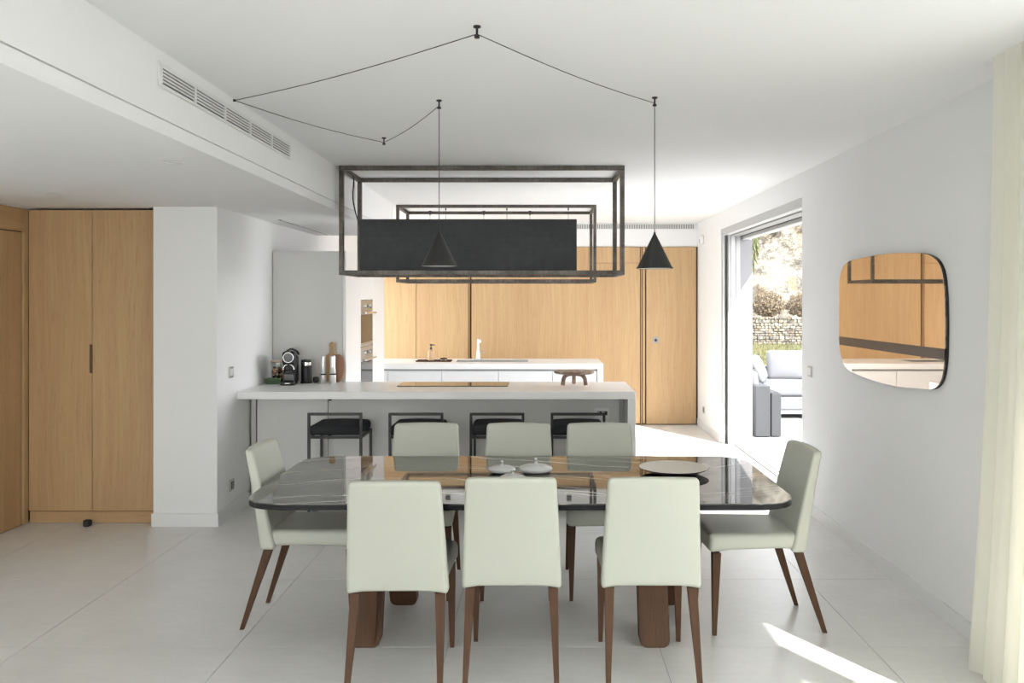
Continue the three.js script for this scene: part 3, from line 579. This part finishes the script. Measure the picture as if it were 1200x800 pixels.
// ------------------------------------------------------------------ things on the cooking island
{
  const c = thing('coffee_machine', 'black capsule coffee machine with chrome rings on the island worktop', 'coffee machine', [-2.095, CT, 7.27], 0.12);
  part(c, 'body', soft(0.105, 0.235, 0.19, 0.03, [3, 5, 4], (v) => { v.y += 0.12; v.z -= 0.045; if (v.y > 0.18) v.z -= (v.y - 0.18) * 0.3; }), M.black);
  part(c, 'brew_head', soft(0.108, 0.115, 0.09, 0.03, [3, 3, 3], (v) => { v.y += 0.222; v.z += 0.05; }), M.black);
  part(c, 'spout_block', soft(0.07, 0.05, 0.06, 0.015, [2, 2, 2], (v) => { v.y += 0.14; v.z += 0.055; }), M.black);
  const rg = (y, r) => { const m = part(c, 'chrome_ring', new THREE.TorusGeometry(r, 0.0045, 8, 36), M.chrome); m.position.set(0, y, 0.093); };
  rg(0.228, 0.04); const k = part(c, 'front_disc', cyl(0.035, 0.035, 0.006, 0, 32), M.hob); k.rotation.x = Math.PI / 2; k.position.set(0, 0.228, 0.092);
  part(c, 'half_ring', new THREE.TorusGeometry(0.043, 0.005, 8, 30, Math.PI), M.chrome).position.set(0, 0.128, 0.075);
  part(c, 'drip_tray', soft(0.12, 0.034, 0.15, 0.012, [2, 1, 3], (v) => { v.y += 0.017; v.z += 0.06; }), M.black);
  part(c, 'cup_grid', bx(0.085, 0.05, 0.012, 0.003), std([0.05, 0.05, 0.05], 0.3)).position.set(0, 0.065, 0.055);
  part(c, 'nameplate', bx(0.04, 0.008, 0.003, 0.001), M.brushed).position.set(0, 0.018, 0.1365);
  part(c, 'lever', tube([new THREE.Vector3(-0.03, 0.275, -0.02), new THREE.Vector3(0, 0.29, -0.06), new THREE.Vector3(0.04, 0.27, -0.09), new THREE.Vector3(0.06, 0.245, -0.07)], 0.009, 20, 8), M.black);
  const f = thing('milk_frother', 'black cylindrical milk frother beside the coffee machine', 'milk frother', [-1.985, CT, 7.37]);
  part(f, 'jug', lathe([[0, 0.012], [0.042, 0.012], [0.0435, 0.016], [0.0435, 0.148], [0.042, 0.15], [0, 0.15]], 36), M.black); part(f, 'base', cyl(0.05, 0.052, 0.012, 0, 36), M.black);
  part(f, 'band', lathe([[0.0437, 0.15], [0.0445, 0.152], [0.0445, 0.176], [0.043, 0.178], [0, 0.178]], 36), M.chrome); part(f, 'lid', lathe([[0.043, 0.178], [0.044, 0.18], [0.044, 0.192], [0.040, 0.196], [0, 0.198]], 36), M.black);
  part(f, 'plug', soft(0.05, 0.05, 0.04, 0.015, [2, 2, 2], (v) => { v.x += 0.075; v.y += 0.026; v.z -= 0.02; }), M.black);
  for (const [x, d, lab, r] of [[-1.832, 7.33, 'slim silver pepper mill nearer the milk frother', 0.026], [-1.752, 7.33, 'slim silver salt mill before the round cutting board', 0.028]]) {
    const m = thing('pepper_mill', lab, 'pepper mill', [x, CT, d]);
    part(m, 'foot', lathe([[0, 0], [r, 0], [r, 0.07], [r * 0.9, 0.074], [0, 0.074]], 28), std([0.72, 0.71, 0.69], 0.3, 0.5)); part(m, 'window', lathe([[r * 0.92, 0.074], [r * 0.92, 0.084], [0, 0.084]], 28), M.gap);
    part(m, 'shaft', lathe([[0, 0.084], [r * 0.95, 0.084], [r * 0.8, 0.15], [r * 0.82, 0.228], [r * 0.7, 0.235], [0, 0.235]], 28), std([0.78, 0.77, 0.75], 0.28, 0.5));
  }
  const b = thing('cutting_board', 'wooden paddle board with round grip leaning on the grey panel', 'cutting board', [-1.795, CT, 7.475]);
  const s = new THREE.Shape(); s.moveTo(-0.05, 0.004); s.lineTo(0.05, 0.004); s.quadraticCurveTo(0.058, 0.01, 0.058, 0.05); s.lineTo(0.056, 0.2); s.quadraticCurveTo(0.05, 0.235, 0.022, 0.243); s.lineTo(0.02, 0.30); s.absarc(0, 0.318, 0.024, -0.6, Math.PI + 0.6, false); s.lineTo(-0.022, 0.243); s.quadraticCurveTo(-0.05, 0.235, -0.056, 0.2); s.lineTo(-0.058, 0.05); s.quadraticCurveTo(-0.058, 0.01, -0.05, 0.004);
  const hole = new THREE.Path(); hole.absarc(0, 0.318, 0.007, 0, Math.PI * 2, true); s.holes.push(hole);
  const bg = extrude(s, 0.014, 0.002, 12); bg.rotateX(-0.12); const bm = part(b, 'board', metricUV(bg), std([0.46, 0.30, 0.15], 0.55)); bm.position.z = 0.015;
  const b2 = thing('oval_board', 'reddish brown oval board standing behind the salt mill', 'cutting board', [-1.725, CT, 7.40]);
  const s2 = new THREE.Shape(); s2.absellipse(0, 0.12, 0.05, 0.118, 0, Math.PI * 2); const g2 = extrude(s2, 0.014, 0.002, 20); g2.rotateX(-0.1); part(b2, 'board', g2, std([0.32, 0.15, 0.08], 0.5)).position.z = -0.012;
  const j = thing('glass_jar', 'glass jar of wrapped coffee capsules next to the wall', 'jar', [-2.235, CT, 7.40]);
  part(j, 'jar_glass', lathe([[0, 0.001], [0.056, 0.001], [0.06, 0.006], [0.06, 0.175], [0.058, 0.175], [0.058, 0.008], [0, 0.004]], 36), M.glass);
  part(j, 'lid', lathe([[0, 0.175], [0.062, 0.175], [0.063, 0.18], [0.061, 0.19], [0, 0.192]], 36), std([0.62, 0.47, 0.38], 0.5));
  const cols = [[0.35, 0.12, 0.05], [0.55, 0.30, 0.05], [0.06, 0.05, 0.05], [0.45, 0.28, 0.2], [0.10, 0.13, 0.06], [0.5, 0.16, 0.06], [0.7, 0.6, 0.5]].map((q) => std(q, 0.35, 0.3));
  for (let i = 0; i < 26; i++) { const a = i * 2.4, q = 0.04 * Math.sqrt(((i * 7) % 10 + 0.5) / 10), m = part(j, 'capsule', cyl(0.009, 0.0145, 0.022, -0.011, 12), cols[i % 7]); m.position.set(Math.cos(a) * q, 0.02 + 0.11 * i / 26, Math.sin(a) * q); m.rotation.set(i * 1.3, i, i * 0.7); }
  const g = thing('green_box', 'small dark green cardboard box before the glass jar', 'box', [-2.235, CT, 7.29], 0.05);
  part(g, 'box_body', bx(0.125, 0.034, 0.07, 0.002), std([0.06, 0.115, 0.05], 0.6)).position.y = 0.018; part(g, 'box_lid', bx(0.129, 0.014, 0.074, 0.002), std([0.07, 0.13, 0.055], 0.6)).position.y = 0.042;
  // cake stand
  const k2 = thing('footed_stand', 'small round stone stand on three arched legs on the island worktop', 'cake stand', [0.277, CT, 7.06]);
  const n = vnoise(10, 10, 300), stone = std(0xffffff, 0.55, 0, { map: tex(128, 128, 0.3, 0.3, (u, v) => mixc([0.74, 0.66, 0.59], [0.50, 0.39, 0.32], n(u, v))) });
  part(k2, 'plate', metricUV(lathe([[0, 0.106], [0.15, 0.106], [0.162, 0.112], [0.165, 0.122], [0.16, 0.130], [0, 0.130]], 56)), stone);
  for (let i = 0; i < 3; i++) { const a = i * Math.PI * 2 / 3 + 0.55, R = (r, y) => new THREE.Vector3(Math.cos(a) * r, y, Math.sin(a) * r); const m = part(k2, 'leg', metricUV(tube([R(0.02, 0.105), R(0.07, 0.098), R(0.098, 0.07), R(0.105, 0.03), R(0.108, 0.0165)], 0.017, 24, 12)), stone); }
}

// ------------------------------------------------------------------ sheer curtain at the near window
for (const [from, len, waves, label] of [[2.97, 0.66, 7, 'cream sheer curtain hanging from the ceiling slot beside the right wall'], [0.95, 1.05, 10, 'cream sheer curtain drawn over the near end of the right window']]) {
  const t = thing('curtain', label, 'curtain');
  const nu = Math.round(waves * 17), nv = 14, g = new THREE.PlaneGeometry(1, 1, nu, nv), p = g.attributes.position;
  for (let i = 0; i < p.count; i++) {
    const u = p.getX(i) + 0.5, v = p.getY(i) + 0.5, d = from + u * len + (from > 2 ? 0.2 * u * (1 - v) * (1 - v) : 0), ph = u * 6.283 * waves;
    const amp = 0.026 + 0.008 * Math.sin(u * 9);
    p.setXYZ(i, 1.927 + amp * Math.sin(ph) + 0.010 * Math.sin(ph * 2.3 + v * 1.2) - 0.01 * (1 - v) * (1 - v), 0.012 + v * (CEIL + 0.10 - 0.012), -(d + 0.018 * Math.cos(ph)));
  }
  g.computeVertexNormals(); part(t, 'cloth', g, M.sheer);
  box(t, 'curtain_track', M.white, 1.907, 1.947, CEIL + 0.115, CEIL + 0.139, from, from + len - 0.06);
}

// ------------------------------------------------------------------ outside
{ // terrace slabs
  const f = tag(struct('terrace', 'pale paved terrace outside the sliding door'), 'pale paved terrace outside the sliding door');
  const s = 1.2;
  box(f, 'bedding', std([0.10, 0.10, 0.10], 1), XRO - 0.02, 26, -0.16, -0.022, -14, 15);
  for (let i = 0; i < 6; i++) for (let k = 0; k < 10; k++) { const x0 = XRO + i * s, d0 = 3.0 + k * s; if (x0 > 8) continue; box(f, 'slab', M.terrace, x0 + 0.008, x0 + s - 0.008, -0.03, -0.005, d0 + 0.008, d0 + s - 0.008); }
  box(f, 'far_paving', M.terrace, XRO + 6 * s, 26, -0.03, -0.006, -14, 15); box(f, 'far_paving', M.terrace, XRO, XRO + 6 * s, -0.03, -0.006, -14, 3.0);
  box(f, 'far_paving', M.terrace, -14, XRO, -0.14, -0.03, -14, REAR - 0.1);
}
{ // armchair with woven side blocks
  const c = thing('outdoor_armchair', 'grey woven outdoor armchair with tall side blocks by the terrace door', 'armchair');
  box(c, 'side_block', M.weave, 2.57, 2.75, 0.002, 0.61, 10.36, 10.95, 0.012, { seg: 2 }); box(c, 'side_block', M.weave, 2.765, 2.885, 0.002, 0.52, 10.38, 10.92, 0.012, { seg: 2 });
  part(c, 'arm_bar', bar(V(2.75, 0.575, 10.45), V(2.875, 0.53, 10.45), 0.014, 10), M.sofaFrame);
  const q = part(c, 'back_cushion', soft(0.09, 0.34, 0.42, 0.04, [2, 4, 4]), M.cushion); q.position.copy(V(2.62, 0.72, 10.75)); q.rotation.z = 0.12; q.position.y = 0.60;
}
{ // sofa
  const s = thing('outdoor_sofa', 'pale grey outdoor corner sofa on the terrace', 'sofa');
  box(s, 'base_frame', M.sofaFrame, 2.98, 5.2, 0.06, 0.11, 12.0, 12.9, 0.006);
  for (const [x, d] of [[3.0, 12.05], [5.1, 12.05], [3.0, 12.8], [5.1, 12.8]]) box(s, 'leg', M.sofaFrame, x, x + 0.05, -0.005, 0.06, d, d + 0.05);
  for (const x of [2.99, 4.1]) { const a = part(s, 'seat_base', soft(1.09, 0.19, 0.88, 0.03, [4, 2, 4]), M.cushion); a.position.copy(V(x + 0.545, 0.205, 12.44)); const b = part(s, 'seat_cushion', soft(1.09, 0.16, 0.9, 0.05, [6, 2, 5], (v) => { if (v.y > 0) v.y += 0.02 * (1 - (v.x / 0.55) ** 2); }), M.cushion); b.position.copy(V(x + 0.545, 0.385, 12.43)); }
  box(s, 'back_frame', M.sofaFrame, 2.95, 5.2, 0.11, 0.66, 12.9, 12.95, 0.01);
  const arm = part(s, 'chaise_back', soft(0.1, 0.42, 1.0, 0.04, [2, 4, 6]), M.weave); arm.position.copy(V(2.96, 0.48, 12.35)); arm.rotation.z = 0.22;
  const pl = (x, y, d, ry, rz, w, h, lab) => { const p = thing('outdoor_cushion', lab, 'cushion', [x, y, d], ry, undefined); const m = part(p, 'cover', soft(w, h, 0.15, 0.06, [6, 6, 2], (v) => { v.z *= 1.25 - 0.75 * Math.max(Math.abs(v.x) / (w / 2), Math.abs(v.y) / (h / 2)) ** 3; }), M.cushion); m.rotation.x = rz; part(p, 'piping', (() => { const g = new THREE.TorusGeometry(0.5, 0.006, 6, 48); const q = g.attributes.position; for (let i = 0; i < q.count; i++) { const x = q.getX(i), yy = q.getY(i), k = 0.5 / Math.max(Math.abs(x), Math.abs(yy), 1e-4); q.setXY(i, x * Math.min(k, 1.36) * w * 0.97, yy * Math.min(k, 1.36) * h * 0.97); } g.computeVertexNormals(); return g; })(), M.cushion).rotation.x = rz; };
  pl(3.64, 0.68, 12.76, -0.1, -0.2, 0.6, 0.44, 'square pale back cushion upright on the outdoor sofa'); pl(4.4, 0.68, 12.76, 0.1, -0.2, 0.6, 0.44, 'square pale back cushion further along the outdoor sofa, away from the armchair');
  pl(3.10, 0.66, 12.35, 1.25, -0.42, 0.56, 0.40, 'pale cushion slumped in the corner of the outdoor sofa above the armchair');
}
{ // lawn sloping up to the retaining walls
  const lawn = thing('lawn', 'sloping green lawn below the stone walls', 'lawn'); lawn.userData.kind = 'structure'; delete lawn.userData.category;
  const H = (x, d) => (d < 15 ? -0.02 : Math.min(0.46, (d - 15) / 9 * 0.4)) + 0.03 * perlin.noise(x * 0.7, d * 0.7, 1);
  const g = new THREE.PlaneGeometry(34, 12, 68, 30), p = g.attributes.position;
  for (let i = 0; i < p.count; i++) { const x = p.getX(i) + 9, d = 20.5 + p.getY(i); p.setXYZ(i, x, H(x, d), -d); }
  g.computeVertexNormals(); part(lawn, 'soil', metricUV(g), M.lawn);
  const blade = new THREE.ConeGeometry(0.018, 0.09, 3, 1); blade.translate(0, 0.04, 0);
  const N = 14000, im = shade(new THREE.InstancedMesh(blade, std(0xffffff, 0.9), N)); im.name = 'grass_tufts'; im.userData.kind = 'stuff';
  const o = new THREE.Object3D(), col = new THREE.Color();
  for (let i = 0; i < N; i++) { const x = rr(2.5, 12), d = rr(15, 24); o.position.set(x, H(x, d), -d); o.rotation.set(rr(-0.5, 0.5), rr(0, 6), rr(-0.5, 0.5)); o.scale.setScalar(rr(0.6, 1.4)); o.updateMatrix(); im.setMatrixAt(i, o.matrix); const k = rnd(); im.setColorAt(i, col.setRGB(0.035 + 0.06 * k, 0.042 + 0.04 * k, 0.014 + 0.018 * k)); }
  lawn.add(im);
}
{ // low rubble wall: every stone a little block of its own, too small to pick apart from here
  const w = thing('rubble_wall', 'low pale rubble stone wall above the lawn', 'stone wall');
  box(w, 'core', M.rock, -1, 17, 0, 1.12, 24.14, 24.6);
  const geos = [];
  for (let y = 0.26; y < 1.12;) { const h = rr(0.055, 0.10); for (let x = 2.5; x < 12;) { const l = rr(0.07, 0.18), g = new RoundedBoxGeometry(l - 0.006, h - 0.006, 0.16, 1, 0.014), p = g.attributes.position, sx = rr(0, 99); for (let i = 0; i < p.count; i++) { const a = p.getX(i), b = p.getY(i), c = p.getZ(i); p.setXYZ(i, a + 0.012 * perlin.noise(a * 9 + sx, b * 9, c * 9), b + 0.01 * perlin.noise(a * 9, b * 9 + sx, c * 9), c + 0.03 * perlin.noise(a * 6, b * 6, c * 6 + sx)); } g.computeVertexNormals(); metricUV(g, rr(0, 3), rr(0, 3)); g.translate(x + l / 2, y + h / 2, -24.13 + rr(-0.02, 0.03)); geos.push(g); x += l; } y += h; }
  part(w, 'stones', mergeGeometries(geos), M.rock).userData.kind = 'stuff';
}
{ const e = struct('planting_bed', 'dry earth bed behind the low rubble wall'); box(e, 'earth', M.lawn, -1, 17, 0.4, 1.06, 24.61, 26.0); }
function cliff(name, label, x0, x1, y0, y1, d, amp, sd) {
  const nx = 150, ny = 60, g = new THREE.PlaneGeometry(x1 - x0, y1 - y0, nx, ny), p = g.attributes.position;
  for (let i = 0; i < p.count; i++) {
    const x = p.getX(i) + (x0 + x1) / 2, y = p.getY(i) + (y0 + y1) / 2;
    const n = perlin.noise(x * 0.5, y * 0.6, sd) + 0.6 * perlin.noise(x * 1.4, y * 1.8, sd + 3) + 0.4 * Math.abs(perlin.noise(x * 3.5, y * 4.5, sd + 5)) + 0.2 * perlin.noise(x * 9, y * 9, sd + 9);
    p.setXYZ(i, x + 0.2 * perlin.noise(x, y, sd + 20), y, -(d + (y - y0) * 0.35 - n * amp));
  }
  g.computeVertexNormals(); const t = thing(name, label, 'rock face'); part(t, 'rock_surface', metricUV(g), M.rock); 
  box(t, 'rock_mass', M.rock, x0, x1, y0, y1 - 0.4, d + 2.2 + amp, d + 3.5);
}
cliff('rock_face', 'pale limestone rock face rising behind the shrubs', -2, 18, 0.9, 6.6, 26.4, 0.42, 4);
// shrubs and a hanging tree: leaves as small folded blades, twigs as rods
const leafMats = [[0.155, 0.115, 0.07], [0.125, 0.10, 0.06], [0.10, 0.11, 0.045], [0.08, 0.095, 0.035]].map((c) => std(c, 0.85, 0, { side: THREE.DoubleSide, transmission: 0.25, thickness: 0 }));
function foliage(n, sx, sy, sz, size, hang = 0) {
  const pos = [], v = new THREE.Vector3(), q = new THREE.Quaternion(), e = new THREE.Euler();
  for (let i = 0; i < n; i++) {
    let a; do { a = new THREE.Vector3(rr(-1, 1), rr(-1, 1), rr(-1, 1)); } while (a.length() > 1 || rnd() > 0.35 + 0.65 * a.length());
    const c = new THREE.Vector3(a.x * sx, a.y * sy, a.z * sz).addScaledVector(new THREE.Vector3(perlin.noise(a.x * 3, a.y * 3, 2), perlin.noise(a.x * 3, a.y * 3, 7), 0), 0.18 * sx);
    e.set(hang ? rr(-0.4, 0.4) : rr(0, 6.28), rr(0, 6.28), hang ? rr(-0.4, 0.4) : rr(0, 6.28)); q.setFromEuler(e);
    const l = size * rr(0.6, 1.4) * (hang ? 3 : 1), w = size * 0.3;
    for (const pt of [[0, 0, 0], [w, l * 0.5, 0.2 * w], [0, l, 0], [0, 0, 0], [0, l, 0], [-w, l * 0.5, 0.2 * w]]) { v.set(...pt); if (hang) v.y -= l; v.applyQuaternion(q).add(c); pos.push(v.x, v.y, v.z); }
  }
  const g = new THREE.BufferGeometry(); g.setAttribute('position', new THREE.Float32BufferAttribute(pos, 3)); g.computeVertexNormals(); return metricUV(g);
}
function twigs(n, sx, sy, y0) {
  const gs = []; for (let i = 0; i < n; i++) { const a = rr(0, 6.28), r = Math.sqrt(rnd()); gs.push(bar(new THREE.Vector3(0.12 * Math.cos(a) * sx, y0, 0.12 * Math.sin(a) * sx), new THREE.Vector3(Math.cos(a) * sx * r * 0.9, sy * rr(0.3, 0.95), Math.sin(a) * sx * r * 0.6), 0.012, 5)); }
  return mergeGeometries(gs);
}
const bark = std([0.16, 0.12, 0.085], 0.9);
[[4.4, 25.12, 0.47, 0.36, 1, 'low grey green shrub on the terrace edge, mostly behind the door reveal'], [5.6, 25.12, 0.46, 0.36, 1, 'grey brown shrub above the rubble wall under the hanging branches'], [6.6, 25.12, 0.48, 0.38, 0, 'dry reddish brown shrub above the middle of the rubble wall'], [7.6, 25.12, 0.46, 0.36, 0, 'dry reddish brown shrub above the rubble wall, beside the door jamb'], [8.6, 25.12, 0.47, 0.36, 1, 'grey brown shrub above the rubble wall hidden behind the right wall'], [9.7, 25.12, 0.42, 0.36, 0, 'dry brown shrub above the rubble wall far along to the right']].forEach(([x, d, sx, sy, m, lab]) => {
  const t = thing('shrub', lab, 'shrub', [x, 1.1, d]);
  const f = part(t, 'foliage', foliage(3800, sx, sy, 0.45, 0.055), leafMats[m]); f.position.y = sy * 1.1; f.userData.kind = 'stuff';
  part(t, 'stems', twigs(26, sx, sy * 1.8, -0.045), bark);
});
[[5.95, 25.4, 3.0, 0.42, 0.95, 'drooping grey green tree branches hanging before the rock face beside the door reveal'], [4.9, 25.5, 3.3, 0.6, 0.9, 'drooping tree crown mostly behind the door reveal']].forEach(([x, d, y, sx, sy, lab]) => {
  const t = thing('drooping_tree', lab, 'tree', [x, 1.0, d]);
  const f = part(t, 'foliage', foliage(2600, sx, sy, 0.4, 0.075, 1), leafMats[2]); f.position.y = y - 1.0 + 0.35; f.userData.kind = 'stuff';
  part(t, 'trunk', tube([new THREE.Vector3(-0.5, -0.1, -0.2), new THREE.Vector3(-0.42, 0.9, -0.2), new THREE.Vector3(-0.2, 1.9, -0.1), new THREE.Vector3(0.0, y - 0.2, 0)], 0.05, 20, 7), bark);
  part(t, 'twigs', (() => { const gs = []; for (let i = 0; i < 24; i++) { const a = rr(-sx, sx), b = rr(-0.3, 0.3); gs.push(tube([new THREE.Vector3(0, y - 0.3, 0), new THREE.Vector3(a * 0.7, y - 0.2 + rr(-0.2, 0.4), b), new THREE.Vector3(a, y - 0.9 - rr(0, 0.8), b)], 0.008, 8, 4)); } return mergeGeometries(gs); })(), bark);
});
[[7.0, 27.4, 4.15, 0.8, 0.4, 1], [8.9, 27.6, 4.3, 0.7, 0.5, 0]].forEach(([x, d, y, sx, sy, m], i) => {
  const t = thing('cliff_shrub', i ? 'sparse dry shrub growing high on the rock face to the right' : 'sparse brown shrub growing high on the rock face over the terrace', 'shrub', [x, y, d - 0.5]);
  const f = part(t, 'foliage', foliage(900, sx, sy, 0.5, 0.07), leafMats[m]); f.userData.kind = 'stuff'; part(t, 'stems', twigs(14, sx, sy, -0.3), bark);
});

scene.traverse((o) => { if (o.isMesh) o.castShadow = o.receiveShadow = true; });
renderer.render(scene, camera);
